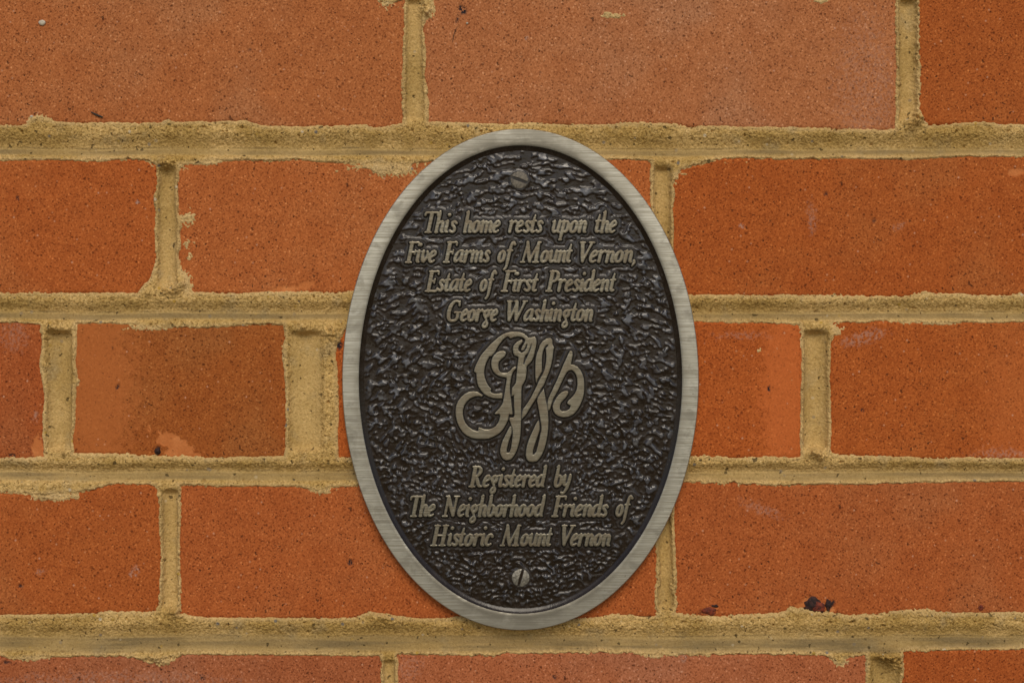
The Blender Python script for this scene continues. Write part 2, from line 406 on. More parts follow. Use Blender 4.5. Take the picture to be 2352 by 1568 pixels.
U0, U1, V0, V1, ST = -400, 2760, -330, 1800, 2.0
us = np.arange(U0, U1 + .1, ST); vs_ = np.arange(V0, V1 + .1, ST)
GU, GV = np.meshgrid(us, vs_)
dj = np.full(GU.shape, 60.0)                       # distance into the joint, positive off the bricks
for k, (pl, c_, t_) in BR.items():
    P = np.array(pl, float)
    i0 = max(0, int((P[:, 0].min() - 62 - U0) / ST)); i1 = min(len(us), int((P[:, 0].max() + 62 - U0) / ST) + 1)
    j0 = max(0, int((P[:, 1].min() - 62 - V0) / ST)); j1 = min(len(vs_), int((P[:, 1].max() + 62 - V0) / ST) + 1)
    if i1 <= i0 or j1 <= j0: continue
    sl = (slice(j0, j1), slice(i0, i1))
    dj[sl] = np.minimum(dj[sl], poly_sdf(GU[sl], GV[sl], [pl]))

rag = 3.2 * perlin(GU / 34, GV / 34, 1) + 3.4 * perlin(GU / 13, GV / 13, 2) + 2.2 * perlin(GU / 6.3, GV / 6.3, 3) + 1.7 * perlin(GU / 4.1, GV / 4.1, 5)
calm = sstep(-.15, .35, perlin(GU / 260, GV / 260, 4))         # some edges are cleaner than others
ee = dj + rag * (0.45 + .75 * calm)

# thin smears of mortar left on brick faces: (u, v, half width, half height)
SM = [(885,388,72,13),(960,383,40,10),(898,8,26,13),(1408,37,22,5),(1395,33,10,6),(430,497,13,16),(438,478,6,6),(432,573,12,16),(446,560,5,5),(424,652,13,22),(1572,386,26,13),(1555,400,10,24),
      (1922,760,13,14),(1890,2,18,6),(385,384,34,9),(120,1140,60,8),(740,1124,20,9),(233,1131,10,6),(1138,1507,18,6),(1930,1518,16,12),(1500,1506,20,5),(80,273,26,8),(470,373,30,6),
      (1690,373,22,5),(2130,742,60,4),(340,752,40,6),(70,1510,30,7),(370,1516,24,8),(968,40,14,16),(985,18,12,20),(2122,282,10,10),(1700,1112,30,5),(1838,770,6,24),(1742,803,5,5),(660,800,8,18),(184,876,7,9)]
fn = perlin(GU / 5.5, GV / 5.5, 8) * .9 + perlin(GU / 15, GV / 15, 9) * .5
film = np.zeros(GU.shape)
for (u, v, a_, b_) in SM:
    i0, i1 = int((u - 1.6 * a_ - U0) / ST), int((u + 1.6 * a_ - U0) / ST) + 2
    j0, j1 = int((v - 1.6 * b_ - V0) / ST), int((v + 1.6 * b_ - V0) / ST) + 2
    sl = (slice(j0, j1), slice(i0, i1))
    r = np.hypot((GU[sl] - u) / a_, (GV[sl] - v) / b_)
    val = (1.05 - r) * 3.2 + fn[sl] * 2.6
    film[sl] = np.maximum(film[sl], np.where((val > 0) & (ee[sl] < 3), np.clip(val, 0, 1), 0))
    ee[sl] = np.maximum(ee[sl], np.minimum(val, 2.2))

# tooled joints
groove = np.zeros(GU.shape); tooled = np.zeros(GU.shape); dirt = np.zeros(GU.shape)
wv = 3.0 * perlin(GU / 240, np.full(GU.shape, 3.3), 12) + 1.2 * perlin(GU / 60, np.full(GU.shape, 7.1), 13)
for (yt, yc, yb, dep, dr) in [(-88,-40,-12,.0040,.4),(286,339,366,.0042,.8),(676,715,743,.0040,.95),(1050,1081,1113,.0038,.85),(1416,1460,1504,.0036,1.0)]:
    y = GV + wv
    up = np.clip((yc - y) / (yc - yt), 0, 1); dn = np.clip((y - yc) / (yb - yc), 0, 1)
    prof = np.where(y < yc, (1 - sstep(.0, .72, up)) * (1 - .10 * up), np.where(dn < .62, 1 - .30 * dn, (1 - .30 * .62) * (1 - sstep(.62, 1.0, dn))))
    prof *= (y > yt) & (y < yb)
    groove = np.maximum(groove, prof * dep * .62)
    tooled = np.maximum(tooled, sstep(-4, 3, y - yc) * (1 - sstep(yb - yc - 13, yb - yc - 6, y - yc)))
    tooled = np.maximum(tooled, .55 * sstep(yt + 14, yc, y) * (y < yc + 4) * (y > yt))
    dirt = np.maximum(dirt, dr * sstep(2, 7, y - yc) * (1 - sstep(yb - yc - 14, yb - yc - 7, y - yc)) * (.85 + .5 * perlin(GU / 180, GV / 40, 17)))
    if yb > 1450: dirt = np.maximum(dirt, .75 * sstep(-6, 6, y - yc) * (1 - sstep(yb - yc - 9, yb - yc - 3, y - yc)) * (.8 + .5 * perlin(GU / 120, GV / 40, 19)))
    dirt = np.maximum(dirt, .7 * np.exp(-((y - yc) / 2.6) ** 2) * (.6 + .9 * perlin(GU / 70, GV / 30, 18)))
hv = 1.5 * perlin(np.full(GU.shape, 2.2), GV / 90, 15)
for (xc, hw, yt, yb, dep) in [(952,24,-10,286,.0030),(2086,27,-10,286,.0040),(384,25,376,672,.0036),(1521,25,372,676,.0038),(136,33,750,1046,.0044),(702,44,752,1046,.0042),(1874,33,750,1044,.0050),
                              (391,24,1118,1408,.0038),(1528,22,1112,1412,.0036),(893,19,1508,1810,.0030),(2034,36,1500,1810,.0046),(415,24,-400,-90,.004),(1525,24,-400,-90,.004),(2660,24,372,676,.004)]:
    t = np.abs(GU + hv - xc) / hw
    prof = np.clip(1 - t ** 2.2, 0, 1) * sstep(yt + 2, yt + 20, GV + wv) * (1 - sstep(yb - 20, yb - 4, GV - wv))
    groove = np.maximum(groove, prof * dep)
    tooled = np.maximum(tooled, sstep(.15, .6, prof) * .85)

rough = 1 - .80 * tooled
ns = .00022 * perlin(GU / 13, GV / 13, 21) + .00022 * perlin(GU / 6, GV / 6, 22) + .00024 * perlin(GU / 3.4, GV / 3.4, 26) + .0004 * perlin(GU / 45, GV / 30, 23)
holes = -.0017 * sstep(.62, .85, perlin(GU / 11, GV / 9, 24)) - .0016 * sstep(.66, .9, perlin(GU / 24, GV / 8, 25)) * sstep(0, 8, ee)
edge = np.where(ee < 0, ee * .00034, .00040 * sstep(0, 3.0, ee))
crack = sstep(.12, .42, perlin(GU / 110, GV / 50, 90)) * np.exp(-((ee - 1.2) / 1.6) ** 2) * (.6 + .8 * perlin(GU / 9, GV / 9, 91))
HM = edge - .0019 * np.clip(crack, 0, 1) + (ns + holes) * rough * sstep(-.5, 4, ee) - groove * sstep(2.0, 11.0, ee)
HM += .00025 * perlin(GU / 9, GV / 9, 31) * (film > 0)
for (u, v, r_, h_) in [(2106,268,13,.0046),(2092,282,14,.003),(976,24,15,.0022),(985,35,8,.0012),(2052,1516,22,.0040),(2030,1506,16,.003),(760,762,18,.0030),(404,664,12,.003),(420,652,9,.0022),(382,660,14,.0024),(340,672,8,.0018),
                       (100,1138,18,.0012),(872,1412,22,.0018),(905,1420,15,.0015),(150,1036,10,.002),(1870,1038,12,.0034),(1885,1046,10,.003),(400,1402,14,.003),(380,378,16,.0028),(360,1512,22,.0025),(120,752,13,.003),(150,756,10,.002),(700,752,14,.002)]:
    g = np.exp(-((GU - u) ** 2 + (GV - v) ** 2) / (r_ * r_))
    HM += h_ * g * (1 + .7 * perlin(GU / 7, GV / 7, 33)) * sstep(-3, 6, ee)
    tooled *= 1 - g * .8
HM = np.maximum(HM, -.0075)
grid_mesh('mortar', GU, GV, HM, ee > -7, MM, wall, {'tooled': tooled * sstep(2, 9, ee), 'dirt': np.clip(dirt, 0, 1) * sstep(3, 9, ee),
          'film': np.clip(film + (1 - sstep(2.5, 13, ee)) * .62, 0, 1)})
del HM, ns, holes, rag

# fire-skinned pale patches, pale bloom and soot on brick faces: brick key -> list of (u, v, ru, rv, strength, tilt)
CHIP = {'C2': [(402,1020,50,20,2.6,34),(420,1042,42,9,2.4,5),(372,1008,16,10,1.6,20)], 'C1': [(88,1030,13,30,2.6,0)], 'B3': [(2336,395,26,13,.75,-8)], 'B2': [(655,664,38,8,1.5,-6),(702,655,22,12,1.0,-10)],
        'D3': [(1850,1388,32,14,1.3,-30),(1908,1398,10,14,1.3,0)], 'A1': [(618,212,24,8,.5,0)]}
SKIN = {'C2': [(215,880,120,260,.85,0)], 'C3': [(1800,900,62,260,.8,0)],
        'C4': [(2330,950,80,220,.4,0)]}
BLOOM = {'D1': [(309,1312,10,16,1.2,25),(90,1312,14,6,.6,0)], 'B3': [(1704,521,8,5,1.5,0),(1865,500,14,40,.45,0),(2065,520,18,8,.5,-30)], 'C4': [(1985,775,60,18,.6,-15),(2300,1045,70,20,.55,0)],
         'A2': [(1210,88,5,5,1.4,0),(1990,200,80,200,.30,0)], 'B1': [(316,465,6,7,1.3,-20)], 'C1': [(80,955,8,16,.7,0),(30,770,40,40,.35,0)], 'E2': [(1570,1510,8,10,.9,0),(940,1530,36,40,.30,0)],
         'E1': [(260,1560,300,22,.35,0)], 'D3': [(1750,1170,60,14,.4,20)], 'C3': [(1700,770,70,10,.35,0)]}
SOOT = {'A2': [(1062,24,13,10,1.3,30),(1050,46,3,9,1,20)], 'D2': [(803,1292,7,7,1.2,0)], 'A1': [(574,115,4,7,.7,40)], 'C2': [(270,888,3,8,1.3,25),(362,1032,8,10,1.2,40)], 'C3': [(1766,893,4,7,1.1,0),(778,792,10,12,1,0)],
        'D1': [(47,1345,6,6,1.1,0)], 'C1': [(28,1046,9,5,1.2,0)], 'C4': [(1981,942,5,6,1.1,0)], 'B1': [(40,455,3,7,1,0)], 'E1': [(466,1558,8,6,1,0),(14,1520,12,5,.9,0)], 'B3': [(1898,445,5,6,.8,0),(2007,507,6,5,.7,0)],
        'D3': [(1620,1404,20,8,.7,-15),(1910,1390,6,16,1.2,28)], 'E2': [(1274,1555,5,6,.9,0)]}
def spots(tab, key, u, v):
    f = np.zeros(u.shape)
    wob = 1 + .45 * perlin(u / 14, v / 14, 41) + .25 * perlin(u / 5, v / 5, 42)
    for (cu, cv, ru, rv, st, tilt) in tab.get(key, []):
        t = math.radians(tilt); du, dv = u - cu, v - cv
        du, dv = du * math.cos(t) + dv * math.sin(t), -du * math.sin(t) + dv * math.cos(t)
        f = np.maximum(f, st * (1.0 - sstep(.45, 1.15, np.hypot(du / ru, dv / rv) * wob)))
    return np.clip(f, 0, 1)

BRICK_LABEL = {'C2': 'short header brick, pale orange at one end and speckled dark at the other', 'A2': 'long dusty pink-orange brick above the plaque', 'D3': 'orange brick with dark clinker lumps at its lower edge',
               'E1': 'dull brownish brick in the lowest course', 'A1': 'dusty orange brick with a white pebble in its face'}
bricks = {}
for n_, (k, (pl, rgb, tone)) in enumerate(BR.items()):
    P = np.array(pl, float); a0, a1, b0, b1 = P[:, 0].min() - 4, P[:, 0].max() + 4, P[:, 1].min() - 4, P[:, 1].max() + 4
    inside = (a1 > -60 and a0 < 2410 and b1 > -30 and b0 < 1600)
    st = 3.0 if inside else 12.0
    u = np.linspace(a0, a1, max(8, int((a1 - a0) / st))); v = np.linspace(b0, b1, max(8, int((b1 - b0) / st)))
    gu, gv = np.meshgrid(u, v)
    dd = -poly_sdf(gu, gv, [pl])
    rr = random.Random(n_ * 11 + 5)
    h = .00022 * perlin(gu / 150, gv / 120, 50 + n_) + .00010 * perlin(gu / 40, gv / 40, 51 + n_) + .00006 * perlin(gu / 11, gv / 11, 52 + n_)
    h += rr.uniform(-.00025, .00015) + (gu - (a0 + a1) / 2) * rr.uniform(-.3e-6, .3e-6)
    h -= .0005 * (1 - sstep(-1, 4, dd + 2.0 * perlin(gu / 22, gv / 22, 53))) + .006 * (1 - sstep(-6, -2.5, dd))
    sk, so = spots(SKIN, k, gu, gv), spots(SOOT, k, gu, gv)
    h -= .0006 * so
    ch = spots(CHIP, k, gu, gv); ch = sstep(.25, .75, ch); h -= .0003 * ch
    # sides running back into the wall
    big = np.pad(np.ones(gu.shape, bool), 1)
    pu, pv, ph = np.pad(gu, 1, 'edge'), np.pad(gv, 1, 'edge'), np.pad(h, 1, 'edge')
    ph[0, :] = ph[-1, :] = -.02; ph[:, 0] = ph[:, -1] = -.02
    org = (X((a0 + a1) / 2), 0.0, Z((b0 + b1) / 2))
    o = grid_mesh('brick', pu, pv, ph, np.ones(pu.shape, bool), MB, wall,
                  {'skin': np.pad(sk, 1), 'chip': np.pad(ch, 1), 'bloom': np.pad(spots(BLOOM, k, gu, gv), 1), 'soot': np.pad(so, 1)}, org)
    c_ = lin(*rgb); o.color = (c_[0] * .95, c_[1] * 1.23, c_[2] * .92, 1)
    if k in BRICK_LABEL: o['label'] = BRICK_LABEL[k]
    bricks[k] = o

# stones and clinker set in the bricks (sub-parts of their brick)
M_PEB = plain('white_pebble', (.62, .54, .40, 1), .5, 0, .2)
M_CLK = plain('clinker', (.060, .020, .012, 1), .8, 0, .75, 650, .0012)
M_CLK2 = plain('red_clinker', (.24, .038, .011, 1), .8, 0, .6, 500, .0010)
def on_brick(k, o):
    b = bricks[k]; o.parent = b; o.location = Vector(o.location) - b.location; return o
on_brick('A1', lump('pebble', 97, 53, .0002, 8, 6.5, .0009, M_PEB, None, 3, .12))
on_brick('A1', lump('pebble', 73, 268, .0001, 4, 3, .0006, M_PEB, None, 4, .15))
on_brick('A2', lump('pebble', 1073, 54, .0001, 2.6, 2.6, .0006, M_PEB, None, 5, .1))
on_brick('D3', lump('clinker', 1873, 1389, -.0008, 25, 19, .0013, M_CLK, None, 21, .45))
on_brick('D3', lump('clinker', 1880, 1393, -.0001, 15, 11, .0008, M_CLK2, None, 27, .45))
on_brick('D3', lump('clinker', 1902, 1388, -.0002, 6, 14, .0009, M_CLK, None, 24, .4))
on_brick('D3', lump('clinker', 1632, 1402, -.0007, 19, 11, .0010, M_CLK2, None, 22, .4))
on_brick('D3', lump('clinker', 1643, 1391, -.0004, 9, 4, .0007, M_CLK, None, 25, .4))
on_brick('D3', lump('clinker', 2253, 1395, -.0002, 6, 7, .0008, M_CLK2, None, 23, .4))
on_brick('C2', lump('clinker', 362, 1036, -.0002, 7, 7, .0009, M_CLK, None, 26, .4))

# two fine twigs caught on the wall
M_TW = plain('dry_twig', (.035, .028, .016, 1), .7)
def twig(pts, r, label):
    P = catmull(pts, 6); n, q, vv = 6, [], []
    for i, p in enumerate(P):
        rad = r * math.sin(math.pi * (.12 + .8 * i / (len(P) - 1)))
        for k in range(n):
            t = 2 * math.pi * k / n
            vv.append((X(p[0]) + rad * S * math.cos(t) * .8, -.0007 - rad * S * math.sin(t), Z(p[1]) + rad * S * math.cos(t)))
    for i in range(len(P) - 1):
        for k in range(n): q.append((i * n + k, i * n + (k + 1) % n, (i + 1) * n + (k + 1) % n, (i + 1) * n + k))
    o = mesh_np('twig', np.array(vv), np.array(q), M_TW)
    o['label'] = label; o['category'] = 'twig'; o['group'] = 'bits of dry twig on the bricks'; o['kind'] = 'thing'
twig([(209,257),(222,264),(234,269),(238,270)], 1.8, 'dark straight bit of twig on the upper brick just above the mortar')
twig([(1057,53),(1049,64),(1044,76),(1041,88),(1040,98)], 1.3, 'thin curved hair-like twig hanging under a sooty spot on the brick')

# ------------------------------------------------------------------ the plaque
CU, CV = 1195.5, 871.5
K = 1 - .006 / DIST                                # the plate stands 6 mm nearer the camera than the brick
plaque = thing('plaque', 'oval cast metal plaque with raised lettering and interlaced monogram, screwed to the brick wall', 'plaque',
               (X(1176) + (CU - 1176) * S * K, 0, (784 - CV) * S * K))
plaque.scale = (K, 1, K)
SK = S
A_, B_ = 410 * S, 576 * S
HR, HF = .0060, .0046                               # rim face and recessed field heights

def pu(u): return (u - CU) * S
def pv(v): return (CV - v) * S
def plaque_grid(name, U, V, H, keep, material, parent, attrs=None):
    r, c = U.shape
    kq = keep[:-1, :-1] & keep[1:, :-1] & keep[:-1, 1:] & keep[1:, 1:]
    idx = np.arange(r * c).reshape(r, c)
    q = np.stack([idx[:-1, :-1][kq], idx[1:, :-1][kq], idx[1:, 1:][kq], idx[:-1, 1:][kq]], 1)
    used = np.zeros(r * c, bool); used[q.ravel()] = True; remap = np.cumsum(used) - 1
    vs = np.stack([pu(U).ravel(), -H.ravel(), pv(V).ravel()], 1)[used]
    return mesh_np(name, vs, remap[q], material, parent, {k: v.ravel()[used] for k, v in (attrs or {}).items()})

e_ = lambda d, h: (A_ - d * S, B_ - d * S, h)
rim_r = [e_(1.0, -.001), e_(0.2, .0008), e_(0, .0052), e_(.6, .0057), e_(2.0, HR), e_(2.6, HR), e_(12, HR + .00002), e_(22, HR + .00003), e_(32, HR + .00002), e_(37.2, HR), e_(38.6, HR - .00018)]
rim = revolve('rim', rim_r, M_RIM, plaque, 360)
at = rim.data.attributes.new('inner_and_reflection', 'FLOAT', 'POINT')
an = np.tile(np.abs(np.sin(np.arange(360) * 2 * math.pi / 360)) ** 5, 11)  # dark reflection put into the rim colour at top and bottom
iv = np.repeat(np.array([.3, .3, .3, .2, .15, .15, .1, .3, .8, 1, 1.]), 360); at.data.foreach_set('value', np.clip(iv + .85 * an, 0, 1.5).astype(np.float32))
bev = revolve('inner_bevel', [e_(38.5, HR - .00018), e_(39.8, HR - .0004), e_(43, HR - .0011), e_(46, HF + .00012), e_(49, HF - .00025), e_(53, HF - .0008)], M_PAINT, plaque, 360)

# ---- glyph skeletons: strokes of (x, y, half width); cap height 49, x-height 29, upright (slanted afterwards)
def st(*p): return [tuple(q) for q in p]
GL = {
 'a': [st((14.5,27.2,2.6),(9.5,27.6,2.2),(4.8,21,3.1),(2.2,10,3.5),(3.8,3.4,3.1),(7.6,4.6,2.0),(11.4,12,1.8),(14,20,1.8)), st((15.2,27,3.1),(14.6,15,3.5),(14.2,5,3.4),(18.2,2.6,1.9))],
 'b': [st((1.5,47,1.8),(4.5,48.5,2.6)), st((4.6,49,3.0),(4.2,30,3.7),(3.4,12,3.6),(4.5,5,3.3),(8,2.4,2.6),(12,6,3.2),(14,14,3.7),(13,23,3.5),(9.5,27.4,2.4),(6,24,1.8))],
 'c': [st((12.6,23,3.3),(10,27.2,2.6),(5.5,24.5,3.0),(2.6,15,3.7),(3.2,6,3.4),(7,2.4,2.5),(12,5.5,2.0))],
 'd': [st((12.5,26,2.6),(8.5,27.4,2.5),(3.8,22,3.4),(2.0,12,3.7),(3.5,4.6,3.3),(7,2.6,2.4),(11,8,2.0)), st((11.5,47,1.8),(14.4,48.5,2.6)), st((14.6,49,3.0),(14.2,30,3.7),(13.4,8,3.6),(14,4,3),(16.8,2.2,1.8))],
 'e': [st((3.0,12.5,2.2),(8,15.5,2.0),(12.2,20,2.6),(11.6,25.5,2.8),(8.2,27.4,2.6),(4.2,22,3.3),(2.4,12,3.7),(3.4,5,3.3),(7,2.4,2.5),(12.2,6,1.9))],
 'f': [st((16,43,3.2),(13.5,48,2.4),(9.8,45,2.9),(8,34,3.4),(6.6,16,3.5),(5.6,0,3.3),(4.2,-10,2.8),(1.0,-15,2.6)), st((2.5,28,2.3),(13,28.6,2.1))],
 'g': [st((8.5,27.2,2.6),(4.2,23.5,3.2),(3.8,16,3.3),(6.8,11.6,2.4),(11.2,14.5,3.2),(12.4,21.5,3.2),(9.6,27,2.5)), st((11.5,25.4,2.1),(17,27.6,2.5)), st((5.4,12,2.4),(8.6,6,2.4),(10,1.5,2.5)),
       st((10,1.5,2.5),(12.4,-4,2.8),(11,-10,2.8),(6.8,-12.2,2.6),(4.2,-8.5,2.8),(5.4,-3,2.6),(9,1.6,2.3))],
 'h': [st((1.5,47,1.8),(4.5,48.5,2.6)), st((4.6,49,3.0),(4.2,30,3.7),(3.6,3,3.5)), st((1.6,2,1.8),(6.2,2,1.8)), st((4.4,17,1.9),(8.5,25,2.3),(12.2,26,3.0),(13.4,20,3.6),(12.8,5,3.5),(16.2,2.2,1.8))],
 'i': [st((0.4,26,1.8),(4.4,27.6,2.6)), st((4.6,27.6,3.0),(4.2,18,3.6),(3.8,5,3.5),(7.4,2.2,1.8)), st((5.2,41.8,3.7),(5.8,42.2,3.5))],
 'm': [st((0.4,26,1.8),(4,27.6,2.5)), st((4.2,27.6,2.8),(4,16,3.4),(3.6,3,3.3)), st((4.4,17,1.7),(8,25,2.1),(11.4,26,2.7),(12.8,20,3.4),(12.2,3,3.3)), st((13,17,1.7),(16.8,25,2.1),(20.2,26,2.7),(21.6,20,3.4),(21,5,3.3),(24.4,2.2,1.7))],
 'n': [st((0.4,26,1.8),(4.2,27.6,2.5)), st((4.4,27.6,2.9),(4.1,16,3.6),(3.6,3,3.5)), st((4.4,16,1.8),(8.5,25,2.3),(12.2,26,3.0),(13.4,20,3.6),(12.8,5,3.5),(16.2,2.2,1.8))],
 'o': [st((8,27.2,2.5),(3.9,22,3.3),(2.4,12,3.7),(4,4.6,3.2),(7.6,2.4,2.5),(11.8,7,3.3),(13.4,17,3.7),(11.8,25,3.2),(8,27.2,2.5))],
 'p': [st((0.6,26,1.8),(4.4,27.6,2.5)), st((4.8,28,2.9),(4.4,16,3.6),(3.6,0,3.5),(2.8,-14,3.0)), st((0.6,-15,1.8),(5.4,-15,1.8)), st((5,22,1.9),(8.6,26.4,2.3),(12.4,24.5,3.1),(13.8,16,3.7),(12,6,3.3),(8.4,2.6,2.4),(5,5,1.9))],
 'r': [st((0.4,26,1.8),(4.2,27.6,2.5)), st((4.4,27.6,2.9),(4.1,16,3.6),(3.6,3,3.5)), st((4.4,17,1.9),(8,24.5,2.2),(11.4,27,2.8),(13.2,25.6,3.2))],
 's': [st((11.6,23.2,2.9),(8.6,27.2,2.5),(4.6,24.6,3.2),(4.8,19.5,3.2),(8.8,13.5,3.5),(10.2,7.5,3.3),(6.8,2.6,2.6),(2.2,5.6,3.0))],
 't': [st((6.2,41,2.0),(5,29,3.0),(4.3,14,3.6),(4.4,5,3.3),(7,2.6,2.4),(10,4.6,1.8)), st((.6,27,2.1),(9.8,28,2.1))],
 'u': [st((0.4,26,1.8),(4,27.6,2.5)), st((4.2,27.6,2.9),(3.8,16,3.5),(3.7,7,3.4),(6.2,2.6,2.7),(10.4,6,2.0),(12.6,13,2.0)), st((14,28,3.1),(13.5,16,3.6),(13,5,3.5),(16.4,2.2,1.8))],
 'v': [st((0.6,26,1.8),(4,27.4,2.5)), st((4.2,27.4,2.9),(4,16,3.6),(5,6,3.5),(7.2,2.8,2.5)), st((7.2,3,2.3),(11.2,10,2.6),(13.4,19,3.2),(12,26.5,2.7))],
 'y': [st((0.6,26,1.8),(4,27.4,2.5)), st((4.2,27.4,2.9),(3.8,16,3.5),(4.6,8,3.3),(7.6,5,2.4),(11.5,10,2.0)), st((14,28,3.1),(13.4,16,3.6),(11.8,2,3.3),(8.4,-9,2.7),(4.6,-14.4,2.5),(2.0,-12,2.6))],
 ',': [st((3.4,5,3.0),(4.0,1,2.7),(1.2,-7,1.7))],
 'T': [st((2,40.5,2.2),(2.4,45.5,2.5),(6,47,2.3),(14,46.6,2.4),(22,47,2.3),(25,44.5,2.5),(25,40.0,2.2)), st((13.6,46,3.9),(13.4,24,3.9),(12.8,3,3.8)), st((7.6,1.8,1.9),(18.2,1.8,1.9))],
 'F': [st((3.6,47.2,1.9),(14,47,2.1),(22,47.2,2.2),(22.6,40.5,1.9)), st((8.4,46,4.0),(8.0,24,4.0),(7.4,3,3.9)), st((8,24.6,2.1),(17.5,25,2.1)), st((17.6,29.5,1.8),(17.2,20.5,1.8)), st((2,1.8,1.9),(13.2,1.8,1.9))],
 'E': [st((3.6,47.2,1.9),(14,47,2.1),(22,47.2,2.2),(22.6,40.5,1.9)), st((8.4,46,4.0),(8.0,24,4.0),(7.4,3,3.9)), st((8,24.6,2.1),(17,25,2.1)), st((17.2,29.5,1.8),(16.8,20.5,1.8)), st((2,1.9,1.9),(12,2.0,2.2),(22.5,2.4,2.6),(24.6,9,1.9))],
 'M': [st((1.8,1.8,1.8),(9.8,1.8,1.8)), st((5.8,2,2.3),(7.5,22,2.3),(10.4,46,2.6)), st((9.6,47,3.4),(14,26,4.0),(19.6,3.6,3.4)), st((19.6,3.4,2.3),(25,24,2.5),(33,47,2.6)), st((31.6,46,3.4),(32,24,4.0),(32.2,3,3.9)), st((26.6,1.8,1.9),(37.4,1.8,1.9)), st((31,47.2,1.9),(36,47.2,1.8))],
 'V': [st((1,47.2,1.8),(10,47.2,1.8)), st((5.4,46,3.9),(8.2,24,4.0),(11,4,3.2)), st((11,3.6,2.4),(16.5,24,2.5),(22.4,46,2.6)), st((17.6,47.2,1.8),(27,47.2,1.8))],
 'P': [st((3.4,47.2,1.9),(9,47.2,2.1)), st((8.4,46,4.0),(8.0,24,4.0),(7.4,3,3.9)), st((9,46.8,2.2),(16,46.6,2.5),(20.4,41,3.8),(20,32,3.8),(15.6,25,2.6),(9,23.6,2.0)), st((2,1.8,1.9),(13.2,1.8,1.9))],
 'G': [st((23.6,39,2.0),(22.4,44,2.6),(17.6,47,2.6),(10.8,45,3.0),(5.8,36,3.9),(3.6,22,4.1),(5.0,9,3.9),(10,2.8,3.0),(17,2.6,2.8),(22,7,3.2),(23,14,3.4),(22.8,20,3.0)), st((15.6,21.4,2.0),(28,21.6,2.0)), st((23.6,47.4,1.5),(23.8,37,2.2))],
 'W': [st((-1,47.2,1.8),(8,47.2,1.8)), st((3.4,46,3.7),(5.8,24,3.9),(8.4,4,3.2)), st((8.4,3.6,2.4),(14,25,2.5),(18.6,45,2.6)), st((17.8,46,3.7),(20,24,3.9),(22.4,4,3.2)), st((22.4,3.6,2.4),(28,24,2.5),(33.8,46,2.6)), st((29.6,47.2,1.8),(38,47.2,1.8)), st((13.6,47.2,1.7),(19,47.2,1.8))],
 'R': [st((3.4,47.2,1.9),(9,47.2,2.1)), st((8.4,46,4.0),(8.0,24,4.0),(7.4,3,3.9)), st((9,46.8,2.2),(16,46.6,2.5),(20.4,41,3.8),(19.6,33,3.6),(15,26,2.4),(9,24.4,2.0)), st((13,25,3.0),(18,13,3.9),(22,4,3.4),(27.4,2,1.8)), st((2,1.8,1.9),(13.2,1.8,1.9))],
 'N': [st((2,1.8,1.8),(11,1.8,1.8)), st((6.4,2,2.5),(7,24,2.6),(7.4,45,2.6)), st((3,47.2,1.8),(9,47,2.2)), st((8,46.6,3.4),(15,25,4.0),(22.6,4,3.4)), st((23.2,4,2.4),(23.8,24,2.6),(24.2,46,2.6)), st((19.4,47.2,1.8),(29.4,47.2,1.8))],
 'H': [st((3.4,47.2,1.8),(13.4,47.2,1.8)), st((8.4,46,4.0),(8,24,4.0),(7.4,3,3.9)), st((2,1.8,1.8),(13,1.8,1.8)), st((19.4,47.2,1.8),(29.6,47.2,1.8)), st((24.6,46,4.0),(24.2,24,4.0),(23.6,3,3.9)), st((18.2,1.8,1.8),(29.4,1.8,1.8)), st((8,25,2.1),(24,25,2.1))],
}
ADV = {'a':18,'b':16,'c':14,'d':16.5,'e':14.4,'f':13,'g':16.5,'h':16.6,'i':8.4,'m':25,'n':16.6,'o':15.8,'p':16.4,'r':13.4,'s':12.6,'t':10.6,'u':17,'v':15.6,'y':15.6,',':6,
       'T':23,'F':20.5,'E':24,'M':40,'V':22,'P':22.5,'G':29,'W':36,'R':28,'N':31,'H':31.5}
SLANT = .155
LINES = [
 (535.5, [('This',974,1052),('home',1062.5,1150),('rests',1166,1250),('upon',1266,1349.5),('the',1366,1418)]),
 (604.0, [('Five',929,1003),('Farms',1016.5,1128.5),('of',1142,1186),('Mount',1193.5,1316.5),('Vernon,',1331.5,1460.5)]),
 (670.5, [('Estate',975,1085),('of',1101,1142.5),('First',1149,1238),('President',1252,1416)]),
 (739.0, [('George',1026,1144.5),('Washington',1164,1363.5)]),
 (1119.3, [('Registered',1075.5,1257),('by',1271.5,1314)]),
 (1187.0, [('The',941,1000.5),('Neighborhood',1014.5,1254),('Friends',1265.5,1399),('of',1413.5,1455)]),
 (1254.3, [('Historic',987,1135),('Mount',1147.5,1270),('Vernon',1289.5,1403.5)]),
]

FST = 1.5
fu = np.arange(CU - 366, CU + 366.1, FST); fv = np.arange(CV - 534, CV + 534.1, FST)
FU, FV = np.meshgrid(fu, fv)
fsd = np.full(FU.shape, 40.0)
def field_win(x0, x1, y0, y1, mrg):
    i0 = max(0, int((x0 - mrg - fu[0]) / FST)); i1 = min(len(fu), int((x1 + mrg - fu[0]) / FST) + 2)
    j0 = max(0, int((y0 - mrg - fv[0]) / FST)); j1 = min(len(fv), int((y1 + mrg - fv[0]) / FST) + 2)
    return slice(j0, j1), slice(i0, i1)

